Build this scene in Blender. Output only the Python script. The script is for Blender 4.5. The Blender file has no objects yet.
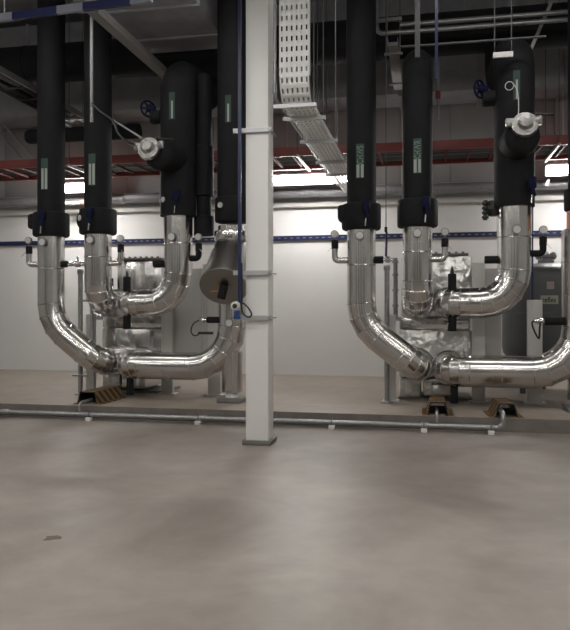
import bpy, bmesh, math, random
from mathutils import Vector, Matrix, Quaternion
random.seed(7)
scene = bpy.context.scene
COL = scene.collection
PI = math.pi

# ------------------------------------------------------------------ camera
YAW = math.atan(0.2); CY, SY = math.cos(YAW), math.sin(YAW)
FOC, HOR, EYE = 700.0, 308.0, 1.6
cam_d = bpy.data.cameras.new('camera'); cam = bpy.data.objects.new('camera', cam_d); COL.objects.link(cam)
cam_d.sensor_fit = 'HORIZONTAL'; cam_d.sensor_width = 36.0; cam_d.lens = FOC / 570 * 36.0
cam_d.shift_y = -(315 - HOR) / 570
cam.location = (0, 0, EYE); cam.rotation_euler = (PI / 2, 0, YAW)
scene.camera = cam

def at(px, py, Y):
    """world point on the plane y = Y that a measured photo point corresponds to"""
    a = (px - 285) / FOC; dx = -SY + a * CY; dy = CY + a * SY; t = Y / dy
    return Vector((t * dx, Y, EYE + t * (HOR - py) / FOC))

# ------------------------------------------------------------------ materials
MAT = {}
def mat(name, col, rough=0.5, metal=0.0, bump=0.0, bscale=8.0, var=0.0, vscale=3.0, emit=None, estr=0.0, stretch=None, spec=None):
    m = bpy.data.materials.new(name); m.use_nodes = True
    nt = m.node_tree; n = nt.nodes; l = nt.links
    b = n['Principled BSDF']
    b.inputs['Base Color'].default_value = (*col, 1); b.inputs['Roughness'].default_value = rough
    b.inputs['Metallic'].default_value = metal
    if spec is not None: b.inputs['Specular IOR Level'].default_value = spec
    tc = n.new('ShaderNodeTexCoord'); src = tc.outputs['Object']
    if stretch:
        mp = n.new('ShaderNodeMapping'); mp.inputs['Scale'].default_value = stretch
        l.new(src, mp.inputs['Vector']); src = mp.outputs['Vector']
    if var > 0:
        nz = n.new('ShaderNodeTexNoise'); nz.inputs['Scale'].default_value = vscale; nz.inputs['Detail'].default_value = 5
        l.new(src, nz.inputs['Vector'])
        rp = n.new('ShaderNodeValToRGB')
        rp.color_ramp.elements[0].position = 0.3; rp.color_ramp.elements[1].position = 0.7
        rp.color_ramp.elements[0].color = (*[max(0, c * (1 - var)) for c in col], 1)
        rp.color_ramp.elements[1].color = (*[min(1, c * (1 + var)) for c in col], 1)
        l.new(nz.outputs['Fac'], rp.inputs['Fac']); l.new(rp.outputs['Color'], b.inputs['Base Color'])
    if bump > 0:
        nb = n.new('ShaderNodeTexNoise'); nb.inputs['Scale'].default_value = bscale; nb.inputs['Detail'].default_value = 2
        l.new(src, nb.inputs['Vector'])
        bp = n.new('ShaderNodeBump'); bp.inputs['Strength'].default_value = bump; bp.inputs['Distance'].default_value = 0.03
        l.new(nb.outputs['Fac'], bp.inputs['Height']); l.new(bp.outputs['Normal'], b.inputs['Normal'])
    if emit:
        b.inputs['Emission Color'].default_value = (*emit, 1); b.inputs['Emission Strength'].default_value = estr
    MAT[name] = m
    return m

mat('clad', (0.66, 0.645, 0.63), 0.21, 1.0, bump=0.10, bscale=2.5, var=0.06, vscale=2.0)
mat('foil', (0.66, 0.65, 0.63), 0.30, 1.0, bump=0.9, bscale=9.0)
mat('foilsmooth', (0.60, 0.59, 0.58), 0.20, 1.0, bump=0.5, bscale=2.0, stretch=(2.2, 2.2, 0.35))
mat('black', (0.010, 0.010, 0.0115), 0.75, var=0.15, vscale=6, bump=0.1, bscale=10, spec=0.25)
mat('blackplastic', (0.012, 0.012, 0.013), 0.4)
mat('galv', (0.36, 0.365, 0.37), 0.42, 0.85, var=0.12, vscale=20)
mat('galvdull', (0.30, 0.30, 0.31), 0.5, 0.5, var=0.1, vscale=10)
mat('rodgrey', (0.10, 0.10, 0.105), 0.5, 0.3)
mat('channelgrey', (0.30, 0.29, 0.28), 0.6)
mat('duct', (0.30, 0.30, 0.31), 0.5, 0.1, var=0.15, vscale=3)
mat('darkduct', (0.26, 0.26, 0.275), 0.6, 0.0, var=0.15, vscale=3)
mat('whitepaint', (0.83, 0.82, 0.80), 0.32)
mat('postpaint', (0.58, 0.565, 0.54), 0.45)
mat('boardpaint', (0.50, 0.49, 0.475), 0.5)
mat('traymetal', (0.74, 0.74, 0.73), 0.45, 0.1)
mat('redshaded', (0.075, 0.026, 0.022), 0.85, spec=0.1)  # darker copy of the ladder red; dimness between the rails put into colour
mat('strutgrey', (0.50, 0.50, 0.51), 0.45, 0.4)
mat('foilwrap', (0.46, 0.45, 0.44), 0.38, 1.0, bump=1.0, bscale=16)
mat('claddark', (0.36, 0.34, 0.32), 0.32, 1.0)  # clad metal darkened; the dark surroundings it reflects are put into the colour
mat('plate', (0.16, 0.15, 0.145), 0.6, var=0.15, vscale=12)
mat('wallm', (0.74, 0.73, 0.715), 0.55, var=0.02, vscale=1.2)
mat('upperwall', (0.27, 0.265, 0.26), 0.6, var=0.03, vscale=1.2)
mat('roomgrey', (0.55, 0.54, 0.53), 0.7)
mat('frontwall', (0.52, 0.51, 0.50), 0.7)
mat('reflectpanel', (0.06, 0.06, 0.065), 0.6)  # dark surface of the added panels that the pipes reflect
mat('ceil', (0.3, 0.3, 0.3), 0.8)
mat('red', (0.22, 0.045, 0.038), 0.45, var=0.1, vscale=6)
mat('blue', (0.014, 0.02, 0.072), 0.4)
mat('bluecable', (0.02, 0.06, 0.22), 0.45)
mat('wheelblue', (0.006, 0.008, 0.035), 0.7, spec=0.15)
mat('dial', (0.60, 0.60, 0.59), 0.4)
mat('chrome', (0.7, 0.7, 0.69), 0.2, 1.0)
mat('brass', (0.55, 0.36, 0.12), 0.35, 0.8)
mat('orange', (0.62, 0.27, 0.03), 0.5)
mat('copper', (0.50, 0.22, 0.13), 0.4, 0.3)
mat('green', (0.022, 0.055, 0.042), 0.5)
mat('labelwhite', (0.34, 0.38, 0.35), 0.5)
mat('labeltext', (0.20, 0.27, 0.23), 0.5)
mat('tank', (0.085, 0.09, 0.092), 0.42, var=0.06, vscale=4)
mat('taglabel', (0.34, 0.36, 0.29), 0.5)
mat('sticker', (0.34, 0.27, 0.26), 0.5)
mat('ink', (0.02, 0.02, 0.02), 0.6)
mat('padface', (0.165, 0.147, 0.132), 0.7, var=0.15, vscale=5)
mat('whiteblock', (0.66, 0.65, 0.63), 0.5)
mat('lampbody', (0.6, 0.6, 0.6), 0.5)
mat('wallglow', (1, 1, 1), 0.5, emit=(1.0, 0.985, 0.95), estr=80.0)
mat('roomglow', (1, 1, 1), 0.5, emit=(1.0, 0.98, 0.94), estr=33.0)
mat('rowglow', (1, 1, 1), 0.5, emit=(1.0, 0.98, 0.94), estr=13.0)

def concrete(name, c0, c1, c2, r0, r1):
    m = bpy.data.materials.new(name); m.use_nodes = True
    nt = m.node_tree; n = nt.nodes; l = nt.links; b = n['Principled BSDF']
    tc = n.new('ShaderNodeTexCoord')
    big = n.new('ShaderNodeTexNoise'); big.inputs['Scale'].default_value = 0.62; big.inputs['Detail'].default_value = 7; big.inputs['Roughness'].default_value = 0.62; big.inputs['Distortion'].default_value = 0.5
    l.new(tc.outputs['Object'], big.inputs['Vector'])
    rp = n.new('ShaderNodeValToRGB'); e = rp.color_ramp.elements
    e[0].position = 0.36; e[0].color = (*c0, 1); e[1].position = 0.66; e[1].color = (*c2, 1)
    k = e.new(0.5); k.color = (*c1, 1)
    l.new(big.outputs['Fac'], rp.inputs['Fac'])
    fine = n.new('ShaderNodeTexNoise'); fine.inputs['Scale'].default_value = 3.5; fine.inputs['Detail'].default_value = 8
    l.new(tc.outputs['Object'], fine.inputs['Vector'])
    fr = n.new('ShaderNodeMapRange'); fr.inputs['To Min'].default_value = 0.92; fr.inputs['To Max'].default_value = 1.08
    fr.inputs['From Min'].default_value = 0.3; fr.inputs['From Max'].default_value = 0.7
    l.new(fine.outputs['Fac'], fr.inputs['Value'])
    mx = n.new('ShaderNodeMix'); mx.data_type = 'RGBA'; mx.blend_type = 'MULTIPLY'; mx.inputs['Factor'].default_value = 1
    l.new(rp.outputs['Color'], mx.inputs['A']); l.new(fr.outputs['Result'], mx.inputs['B'])
    l.new(mx.outputs['Result'], b.inputs['Base Color'])
    rr = n.new('ShaderNodeMapRange'); rr.inputs['From Min'].default_value = 0.3; rr.inputs['From Max'].default_value = 0.7
    rr.inputs['To Min'].default_value = r0; rr.inputs['To Max'].default_value = r1
    l.new(big.outputs['Fac'], rr.inputs['Value']); l.new(rr.outputs['Result'], b.inputs['Roughness'])
    bp = n.new('ShaderNodeBump'); bp.inputs['Strength'].default_value = 0.06; bp.inputs['Distance'].default_value = 0.01
    l.new(fine.outputs['Fac'], bp.inputs['Height']); l.new(bp.outputs['Normal'], b.inputs['Normal'])
    MAT[name] = m
concrete('concrete', (0.185, 0.158, 0.136), (0.258, 0.225, 0.197), (0.325, 0.290, 0.258), 0.38, 0.5)
concrete('padconcrete', (0.235, 0.195, 0.16), (0.27, 0.227, 0.19), (0.305, 0.26, 0.22), 0.5, 0.6)

def stripes(name, axis, period, frac, colA, colB, slant=0.0, slant_axis='Z', rough=0.5):
    """two colours alternating along an object axis (hazard paint, painted glare on a strut)"""
    m = bpy.data.materials.new(name); m.use_nodes = True
    nt = m.node_tree; n = nt.nodes; l = nt.links; b = n['Principled BSDF']
    tc = n.new('ShaderNodeTexCoord'); sx = n.new('ShaderNodeSeparateXYZ'); l.new(tc.outputs['Object'], sx.inputs['Vector'])
    mu = n.new('ShaderNodeMath'); mu.operation = 'MULTIPLY_ADD'
    l.new(sx.outputs[slant_axis], mu.inputs[0]); mu.inputs[1].default_value = slant; l.new(sx.outputs[axis], mu.inputs[2])
    dv = n.new('ShaderNodeMath'); dv.operation = 'DIVIDE'; l.new(mu.outputs[0], dv.inputs[0]); dv.inputs[1].default_value = period
    fr = n.new('ShaderNodeMath'); fr.operation = 'FRACT'; l.new(dv.outputs[0], fr.inputs[0])
    lt = n.new('ShaderNodeMath'); lt.operation = 'LESS_THAN'; l.new(fr.outputs[0], lt.inputs[0]); lt.inputs[1].default_value = frac
    mx = n.new('ShaderNodeMix'); mx.data_type = 'RGBA'; l.new(lt.outputs[0], mx.inputs['Factor'])
    mx.inputs['A'].default_value = (*colA, 1); mx.inputs['B'].default_value = (*colB, 1)
    l.new(mx.outputs['Result'], b.inputs['Base Color']); b.inputs['Roughness'].default_value = rough
    MAT[name] = m
stripes('hazard', 'Y', 0.17, 0.45, (0.018, 0.016, 0.014), (0.23, 0.125, 0.038), slant=0.9, rough=0.55)
stripes('blueglare', 'X', 1.05, 0.36, (0.02, 0.03, 0.12), (0.36, 0.38, 0.46))  # pale bands imitate glare, put into the colour of a blue strut

# ------------------------------------------------------------------ mesh builder
class MB:
    def __init__(self): self.bm = bmesh.new()
    def _ring(self, c, x, y, r, seg):
        return [self.bm.verts.new(c + x * (r * math.cos(2 * PI * i / seg)) + y * (r * math.sin(2 * PI * i / seg))) for i in range(seg)]
    def sweep(self, pts, seg=24, caps=True, flat=False):
        """pts: list of (point, radius); a round tube along them with rings at every point"""
        P = [Vector(p) for p, r in pts]
        n = len(P); T = []
        for i in range(n):
            d = Vector((0, 0, 0))
            if i > 0: d += (P[i] - P[i - 1]).normalized() if (P[i] - P[i - 1]).length > 1e-9 else Vector()
            if i < n - 1: d += (P[i + 1] - P[i]).normalized() if (P[i + 1] - P[i]).length > 1e-9 else Vector()
            T.append(d.normalized() if d.length > 1e-9 else (T[-1] if T else Vector((0, 0, 1))))
        up = Vector((0, 0, 1)) if abs(T[0].z) < 0.9 else Vector((1, 0, 0))
        x = T[0].cross(up).normalized(); rings = []
        for i in range(n):
            if i > 0: x = (T[i - 1].rotation_difference(T[i]) @ x)
            x = (x - T[i] * x.dot(T[i])).normalized(); y = T[i].cross(x)
            rings.append(self._ring(P[i], x, y, pts[i][1], seg))
        for a, b in zip(rings[:-1], rings[1:]):
            for i in range(seg):
                f = self.bm.faces.new((a[i], a[(i + 1) % seg], b[(i + 1) % seg], b[i])); f.smooth = not flat
        if caps:
            self.bm.faces.new(list(reversed(rings[0]))); self.bm.faces.new(rings[-1])
        return self
    def cyl(self, a, b, r, seg=20, r2=None): return self.sweep([(a, r), (b, r if r2 is None else r2)], seg)
    def rcyl(self, a, b, r, e=0.02, seg=28):
        """cylinder with rounded rims"""
        a, b = Vector(a), Vector(b); d = (b - a).normalized(); k = 0.3
        return self.sweep([(a, r - e), (a + d * e * 0.3, r - e * 0.3), (a + d * e, r), (b - d * e, r), (b - d * e * 0.3, r - e * 0.3), (b, r - e)], seg)
    def box(self, lo, hi, bev=0.0, rotz=0.0, about=None, segs=2):
        lo, hi = Vector(lo), Vector(hi); c = (lo + hi) / 2; s = hi - lo
        r = bmesh.ops.create_cube(self.bm, size=1.0)
        vs = r['verts']
        bmesh.ops.scale(self.bm, vec=s, verts=vs); bmesh.ops.translate(self.bm, vec=c, verts=vs)
        if bev > 0:
            es = list({e for v in vs for e in v.link_edges})
            o = bmesh.ops.bevel(self.bm, geom=es, offset=min(bev, min(s) * 0.45), segments=segs, affect='EDGES', profile=0.5)
            vs = list({v for v in o['verts']} | {v for f in o['faces'] for v in f.verts} | set(v for v in vs if v.is_valid))
        if rotz:
            bmesh.ops.rotate(self.bm, cent=about or c, matrix=Matrix.Rotation(rotz, 3, 'Z'), verts=vs)
        return self
    def bar(self, a, b, w, h, up=(0, 0, 1)):
        """rectangular bar from a to b, w wide and h high"""
        a, b = Vector(a), Vector(b); d = (b - a).normalized(); up = Vector(up)
        if abs(d.dot(up)) > 0.95: up = Vector((0, 1, 0))
        x = d.cross(up).normalized(); z = x.cross(d).normalized()
        q = [[self.bm.verts.new(p + x * sx * w / 2 + z * sz * h / 2) for sx, sz in ((-1, -1), (1, -1), (1, 1), (-1, 1))] for p in (a, b)]
        for i in range(4): self.bm.faces.new((q[0][i], q[0][(i + 1) % 4], q[1][(i + 1) % 4], q[1][i]))
        self.bm.faces.new(list(reversed(q[0]))); self.bm.faces.new(q[1])
        return self
    def lathe(self, c, axis, prof, seg=28):
        """prof: (distance along axis, radius)"""
        c = Vector(c); ax = Vector(axis).normalized()
        return self.sweep([(c + ax * d, max(r, 1e-4)) for d, r in prof], seg)
    def torus(self, c, axis, R, r, seg=24, m=8):
        ax = Vector(axis).normalized(); up = Vector((0, 0, 1)) if abs(ax.z) < 0.9 else Vector((1, 0, 0))
        x = ax.cross(up).normalized(); y = ax.cross(x); c = Vector(c); rows = []
        for i in range(seg):
            d = x * math.cos(2 * PI * i / seg) + y * math.sin(2 * PI * i / seg)
            rows.append([self.bm.verts.new(c + d * (R + r * math.cos(2 * PI * j / m)) + ax * (r * math.sin(2 * PI * j / m))) for j in range(m)])
        for i in range(seg):
            for j in range(m):
                a, b = rows[i], rows[(i + 1) % seg]
                f = self.bm.faces.new((a[j], a[(j + 1) % m], b[(j + 1) % m], b[j])); f.smooth = True
        return self
    def prism(self, poly, d):
        """closed polygon (points) extruded by vector d"""
        d = Vector(d); a = [self.bm.verts.new(Vector(p)) for p in poly]; b = [self.bm.verts.new(Vector(p) + d) for p in poly]; n = len(a)
        self.bm.faces.new(list(reversed(a))); self.bm.faces.new(b)
        for i in range(n): self.bm.faces.new((a[i], a[(i + 1) % n], b[(i + 1) % n], b[i]))
        return self
    def build(self, name, m, parent=None, sharp=0.7):
        bmesh.ops.recalc_face_normals(self.bm, faces=self.bm.faces)
        off = ROOT.get(parent.name if parent else None, Vector((0, 0, 0)))
        if parent is None:
            # origin at the base of the thing
            xs = [v.co.x for v in self.bm.verts]; ys = [v.co.y for v in self.bm.verts]; zs = [v.co.z for v in self.bm.verts]
            off = Vector(((min(xs) + max(xs)) / 2, (min(ys) + max(ys)) / 2, min(zs)))
        for v in self.bm.verts: v.co -= off
        me = bpy.data.meshes.new(name); self.bm.to_mesh(me); self.bm.free(); me.set_sharp_from_angle(angle=sharp)
        me.materials.append(MAT[m]); o = bpy.data.objects.new(name, me); COL.objects.link(o)
        if parent: o.parent = parent
        else: o.location = off
        ROOT[o.name] = off
        return o
ROOT = {}
def thing(name, loc, label, cat, group=None):
    o = bpy.data.objects.new(name, None); COL.objects.link(o); o.empty_display_size = 0.2
    o.location = loc; ROOT[o.name] = Vector(loc); o['label'] = label; o['category'] = cat
    if group: o['group'] = group
    return o
def tag(o, label, cat, group=None):
    o['label'] = label; o['category'] = cat
    if group: o['group'] = group
    return o
def struct(o): o['kind'] = 'structure'; return o

def route(corners, R):
    """round the corners of a polyline; returns a list of straight runs and gored bends"""
    C = [Vector(c) for c in corners]; out = [('p', C[0])]
    for i in range(1, len(C) - 1):
        a = (C[i - 1] - C[i]).normalized(); b = (C[i + 1] - C[i]).normalized()
        ang = PI - a.angle(b); r = R[i - 1] if isinstance(R, (list, tuple)) else R
        t = r * math.tan(ang / 2); n = max(3, int(round(ang / (PI / 2) * 5)))
        p0, p1 = C[i] + a * t, C[i] + b * t
        cen = C[i] + (a + b).normalized() * (r / math.cos(ang / 2))
        ax = (p0 - cen).cross(p1 - cen).normalized()
        for k in range(n + 1):
            out.append(('g', cen + Quaternion(ax, ang * k / n) @ (p0 - cen)))
    out.append(('p', C[-1]))
    return out
def clad(mb, corners, R, r, seam=0.6, bead=0.0028, seg=44):
    """metal-clad pipe with raised lap seams on straights and a lobster-back at each bend; r may be (start, end)"""
    q = route(corners, R); pts = []; L = 0.0; gk = 0
    tot = sum((q[i + 1][1] - q[i][1]).length for i in range(len(q) - 1))
    rad = (lambda s: r) if not isinstance(r, tuple) else (lambda s: r[0] + (r[1] - r[0]) * s / tot)
    seams = []
    def add_bead(p, d, s):
        pts.append((p, rad(s))); seams.append((p.copy(), d.copy(), rad(s)))
    for i, (k, p) in enumerate(q):
        if i == 0: pts.append((p, rad(0))); continue
        prev = q[i - 1][1]; d = (p - prev); ln = d.length
        if ln < 1e-6: continue
        d.normalize()
        if ln > seam * 1.2:
            m = int(ln / seam)
            for j in range(1, m + 1):
                if j * ln / (m + 1) > 0: add_bead(prev + d * (ln * j / (m + 1)), d, L + ln * j / (m + 1))
        L += ln
        if k == 'g':
            nx = q[i + 1][1] - p if i + 1 < len(q) else d
            dd = (d + nx.normalized()).normalized() if nx.length > 1e-6 else d
            add_bead(p, dd, L)
        else: pts.append((p, rad(L)))
    mb.sweep(pts, seg)
    for p, d, rr in seams: mb.torus(p, d, rr, 0.0085, seg, 6)
    return mb
def curve_pts(pts, n=8):
    """Catmull-Rom through pts"""
    P = [Vector(p) for p in pts]; P = [P[0] * 2 - P[1]] + P + [P[-1] * 2 - P[-2]]; out = []
    for i in range(1, len(P) - 2):
        for k in range(n):
            t = k / n; a, b, c, d = P[i - 1], P[i], P[i + 1], P[i + 2]
            out.append(0.5 * ((2 * b) + (c - a) * t + (2 * a - 5 * b + 4 * c - d) * t * t + (3 * b - a - 3 * c + d) * t ** 3))
    out.append(P[-2]); return out
def wire(mb, pts, r, seg=8): return mb.sweep([(p, r) for p in curve_pts(pts)], seg)
def patch(mb, x, y, r, ang0, ang1, z0, z1, n=8):
    """strip of a cylinder wall; angle 0 faces the viewer's side (-Y)"""
    cols = []
    for i in range(n + 1):
        a = ang0 + (ang1 - ang0) * i / n; d = Vector((math.sin(a), -math.cos(a), 0))
        cols.append([mb.bm.verts.new(Vector((x, y, z)) + d * rr) for rr in (r - 0.002, r + 0.003) for z in (z0, z1)])
    for a, b in zip(cols[:-1], cols[1:]):
        for u, v in ((0, 1), (1, 3), (3, 2), (2, 0)): mb.bm.faces.new((a[u], a[v], b[v], b[u]))
    mb.bm.faces.new((cols[0][0], cols[0][1], cols[0][3], cols[0][2])); mb.bm.faces.new((cols[-1][0], cols[-1][1], cols[-1][3], cols[-1][2]))
    return mb
def text_on_pipe(mb, txt, x, y, r, z0, length, size):
    """letters laid round a pipe, reading upward"""
    cu = bpy.data.curves.new('t', 'FONT'); cu.body = txt; cu.size = 1.0; cu.align_x = 'LEFT'; cu.extrude = 0
    o = bpy.data.objects.new('t', cu); COL.objects.link(o)
    me = bpy.data.meshes.new_from_object(o.evaluated_get(bpy.context.evaluated_depsgraph_get()))
    xs = [v.co.x for v in me.vertices]; ys = [v.co.y for v in me.vertices]
    x0, x1, y0, y1 = min(xs), max(xs), min(ys), max(ys); vs = []
    for v in me.vertices:
        u = (v.co.x - x0) / (x1 - x0) * length; w = ((v.co.y - y0) / (y1 - y0) - 0.5) * size
        a = -w / r
        vs.append(mb.bm.verts.new(Vector((x + (r + 0.005) * math.sin(a), y - (r + 0.005) * math.cos(a), z0 + u))))
    for p in me.polygons: mb.bm.faces.new([vs[i] for i in p.vertices])
    bpy.data.objects.remove(o); bpy.data.curves.remove(cu); bpy.data.meshes.remove(me)
    return mb
def text_flat(mb, txt, c, width, height, R=None):
    cu = bpy.data.curves.new('t', 'FONT'); cu.body = txt; cu.size = 1.0; cu.offset = 0.012
    o = bpy.data.objects.new('t', cu); COL.objects.link(o)
    me = bpy.data.meshes.new_from_object(o.evaluated_get(bpy.context.evaluated_depsgraph_get()))
    xs = [v.co.x for v in me.vertices]; ys = [v.co.y for v in me.vertices]
    x0, x1, y0, y1 = min(xs), max(xs), min(ys), max(ys); vs = []
    for v in me.vertices:
        u = ((v.co.x - x0) / (x1 - x0) - 0.5) * width; w = ((v.co.y - y0) / (y1 - y0) - 0.5) * height
        vs.append((u, w))
    bpy_polys = [list(p.vertices) for p in me.polygons]
    bpy.data.objects.remove(o); bpy.data.curves.remove(cu); bpy.data.meshes.remove(me)
    return vs, bpy_polys

# ------------------------------------------------------------------ room
WL, WR, WB, WN, CZ = -13.5, 8.5, 14.6, -5.0, 8.0
CT = CZ - 0.03                               # where hangers end, just under the ceiling
struct(MB().box((WL, WN, -0.2), (WR, WB, 0)).build('floor', 'concrete'))
PADY = 9.42; PADZ = 0.18
p = MB().box((WL, PADY, 0.001), (WR, WB, PADZ), bev=0.012).build('floor_plinth', 'padconcrete'); struct(p)
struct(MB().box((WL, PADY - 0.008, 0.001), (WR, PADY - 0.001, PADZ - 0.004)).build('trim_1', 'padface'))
struct(MB().box((WL - 0.2, WB, 0), (WR + 0.2, WB + 0.2, 4.15)).build('wall_back', 'wallm'))
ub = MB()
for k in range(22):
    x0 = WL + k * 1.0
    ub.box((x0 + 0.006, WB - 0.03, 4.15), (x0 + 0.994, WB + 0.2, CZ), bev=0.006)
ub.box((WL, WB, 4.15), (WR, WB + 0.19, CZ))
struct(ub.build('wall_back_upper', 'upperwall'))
struct(MB().box((WL - 0.2, WN, 0), (WL, WB, CZ)).build('wall_left', 'roomgrey'))
struct(MB().box((WR, WN, 0), (WR + 0.2, WB, CZ)).build('wall_right', 'roomgrey'))
struct(MB().box((WL, WN - 0.2, 0), (WR, WN, CZ)).build('wall_front', 'frontwall'))
for k in range(4):  # unseen slatted panels, added to give the pipes dark reflected bands
    x0 = -11.5 + k * 5.0
    sh = MB().box((x0, WN + 0.001, 0), (x0 + 2.4, WN + 0.06, 4.2))
    for j in range(14): sh.box((x0 + 0.02, WN + 0.06, 0.05 + j * 0.3), (x0 + 2.38, WN + 0.08, 0.32 + j * 0.3))
    struct(sh.build('reflection_panel_%d' % (k + 1), 'reflectpanel'))
cb = MB().box((WL, WN, CZ), (WR, WB, CZ + 0.2))
struct(cb.build('ceiling', 'ceil'))

# ------------------------------------------------------------------ pipes of the two pump-room units
YP = 10.25                                   # plane of all the risers
SP = -4.952                                  # second unit stands this far to the left
XA, XB, XC, XD = -0.912, -0.106, 1.225, 2.085
XN1, XN2 = -0.106, 0.35
YHX = 10.98                                  # front of the heat exchangers
TOP = 7.4

def gauge_disc(mb_body, mb_dial, c, axis, r):
    c = Vector(c); ax = Vector(axis).normalized()
    mb_body.lathe(c, ax, [(-0.03, r * 0.9), (-0.025, r), (0.012, r), (0.014, r * 0.9), (0.008, r * 0.88)], 20)
    mb_dial.lathe(c, ax, [(0.009, r * 0.84), (0.0165, r * 0.84)], 20)
def thermometer(root, x, z, rp):
    """round dial thermometer standing out of the front of a pipe"""
    b, d = MB(), MB(); yf = YP - rp
    b.cyl((x, yf + 0.02, z), (x, yf - 0.05, z), 0.018, 10)
    gauge_disc(b, d, (x, yf - 0.06, z), (0, -1, 0), 0.062)
    o = b.build('thermometer', 'plate', root); d.build('dial', 'dial', o)
def side_branch(root, x, z, rp, sgn, reach, m='clad', z_top=None):
    """short elbow branch to the side with black sleeve, shut-off lever and pressure gauge on top"""
    xs = x + sgn * reach; zt = z_top or z + 0.17
    b = MB(); b.sweep([(p_, 0.047) for k, p_ in route([(x + sgn * (rp - 0.03), YP, z), (xs, YP, z), (xs, YP, zt)], 0.055)], 16)
    br = b.build('branch_pipe', m, root)
    MB().rcyl((xs, YP, zt), (xs, YP, zt + 0.125), 0.052, 0.008, 16).build('valve_sleeve', 'black', br)
    g, d = MB(), MB(); g.cyl((xs, YP, zt + 0.12), (xs, YP, zt + 0.17), 0.014, 8)
    gauge_disc(g, d, (xs, YP - 0.02, zt + 0.215), (0, -1, 0), 0.058)
    d.cyl((xs, YP - 0.02, zt + 0.215), (xs, YP - 0.021, zt + 0.215), 0.01)
    g.build('gauge_case', 'plate', br); d.build('gauge_dial', 'dial', br)
    MB().bar((xs + 0.03 * sgn, YP - 0.05, zt + 0.03), (xs + 0.10 * sgn, YP - 0.06, zt - 0.05), 0.014, 0.006).build('shut_off_lever', 'galv', br)
def black_stub(root, x, z, rp, sgn, reach, valve=True):
    b = MB().rcyl((x + sgn * (rp - 0.03), YP, z), (x + sgn * reach, YP, z), 0.055, 0.008, 16)
    br = b.build('branch_sleeve', 'black', root)
    if valve:
        v = MB(); xe = x + sgn * reach
        v.cyl((xe, YP, z), (xe + sgn * 0.13, YP, z), 0.022, 12); v.rcyl((xe + sgn * 0.03, YP, z), (xe + sgn * 0.10, YP, z), 0.042, 0.01, 12)
        v.cyl((xe + sgn * 0.065, YP - 0.05, z), (xe + sgn * 0.065, YP + 0.05, z + 0.03), 0.025, 12)
        v.build('drain_valve', 'chrome', br)
def lever(root, x, z, rr, side=0.0):
    """blue gear lever with hanging chain on a valve sleeve"""
    yf = YP - rr - 0.015
    b = MB().box((x - 0.055 + side, yf - 0.04, z - 0.06), (x + 0.055 + side, yf + 0.03, z + 0.10), bev=0.02)
    b.bar((x + side, yf - 0.03, z - 0.03), (x + side + 0.03, yf - 0.04, z - 0.17), 0.035, 0.02, up=(0, 1, 0))
    o = b.build('valve_lever', 'wheelblue', root)
    MB().cyl((x + side - 0.005, yf - 0.03, z - 0.15), (x + side - 0.015, yf - 0.03, z - 0.26), 0.012, 8).build('lever_end', 'chrome', o)
def pipe_label(root, x, rr, z0, z1, txt=None, w=0.115):
    a = w / 2 / rr
    lb = patch(MB(), x, YP, rr, -a, a, z0, z1).build('pipe_label', 'green', root)
    h = z1 - z0
    if txt:
        text_on_pipe(MB(), txt, x, YP, rr, z0 + h * 0.42, h * 0.52, w * 0.75).build('lettering', 'labeltext', lb)
    wm = MB()
    for s in ((-0.85, -0.15), (0.2, 0.85)) if w > 0.1 else ((-0.25, 0.35),):
        patch(wm, x, YP, rr + 0.002, a * s[0], a * s[1], z0 + h * 0.02, z0 + h * (0.40 if txt else 0.68), 4)
    wm.build('flow_bands', 'labelwhite', lb)
def collar(root, x, z0, z1, rr, bump=None, dot=None):
    c = MB().rcyl((x, YP, z0), (x, YP, z1), rr, 0.035, 32)
    if bump: c.rcyl((x - rr - 0.02, YP - 0.02, z0 + 0.23), (x, YP - 0.02, z0 + 0.23), 0.13, 0.04, 20) if bump == 1 else c.box((x - rr - 0.05, YP - 0.17, z0 + 0.12), (x, YP + 0.14, z1 - 0.02), bev=0.05)
    o = c.build('valve_jacket', 'black', root)
    if dot:
        a = dot[0]; d = Vector((math.sin(a), -math.cos(a), 0)); c0 = Vector((x, YP, dot[1]))
        MB().cyl(c0 + d * (rr - 0.01), c0 + d * (rr + 0.02), 0.042, 18).build('end_cap', 'dial', o)

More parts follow.
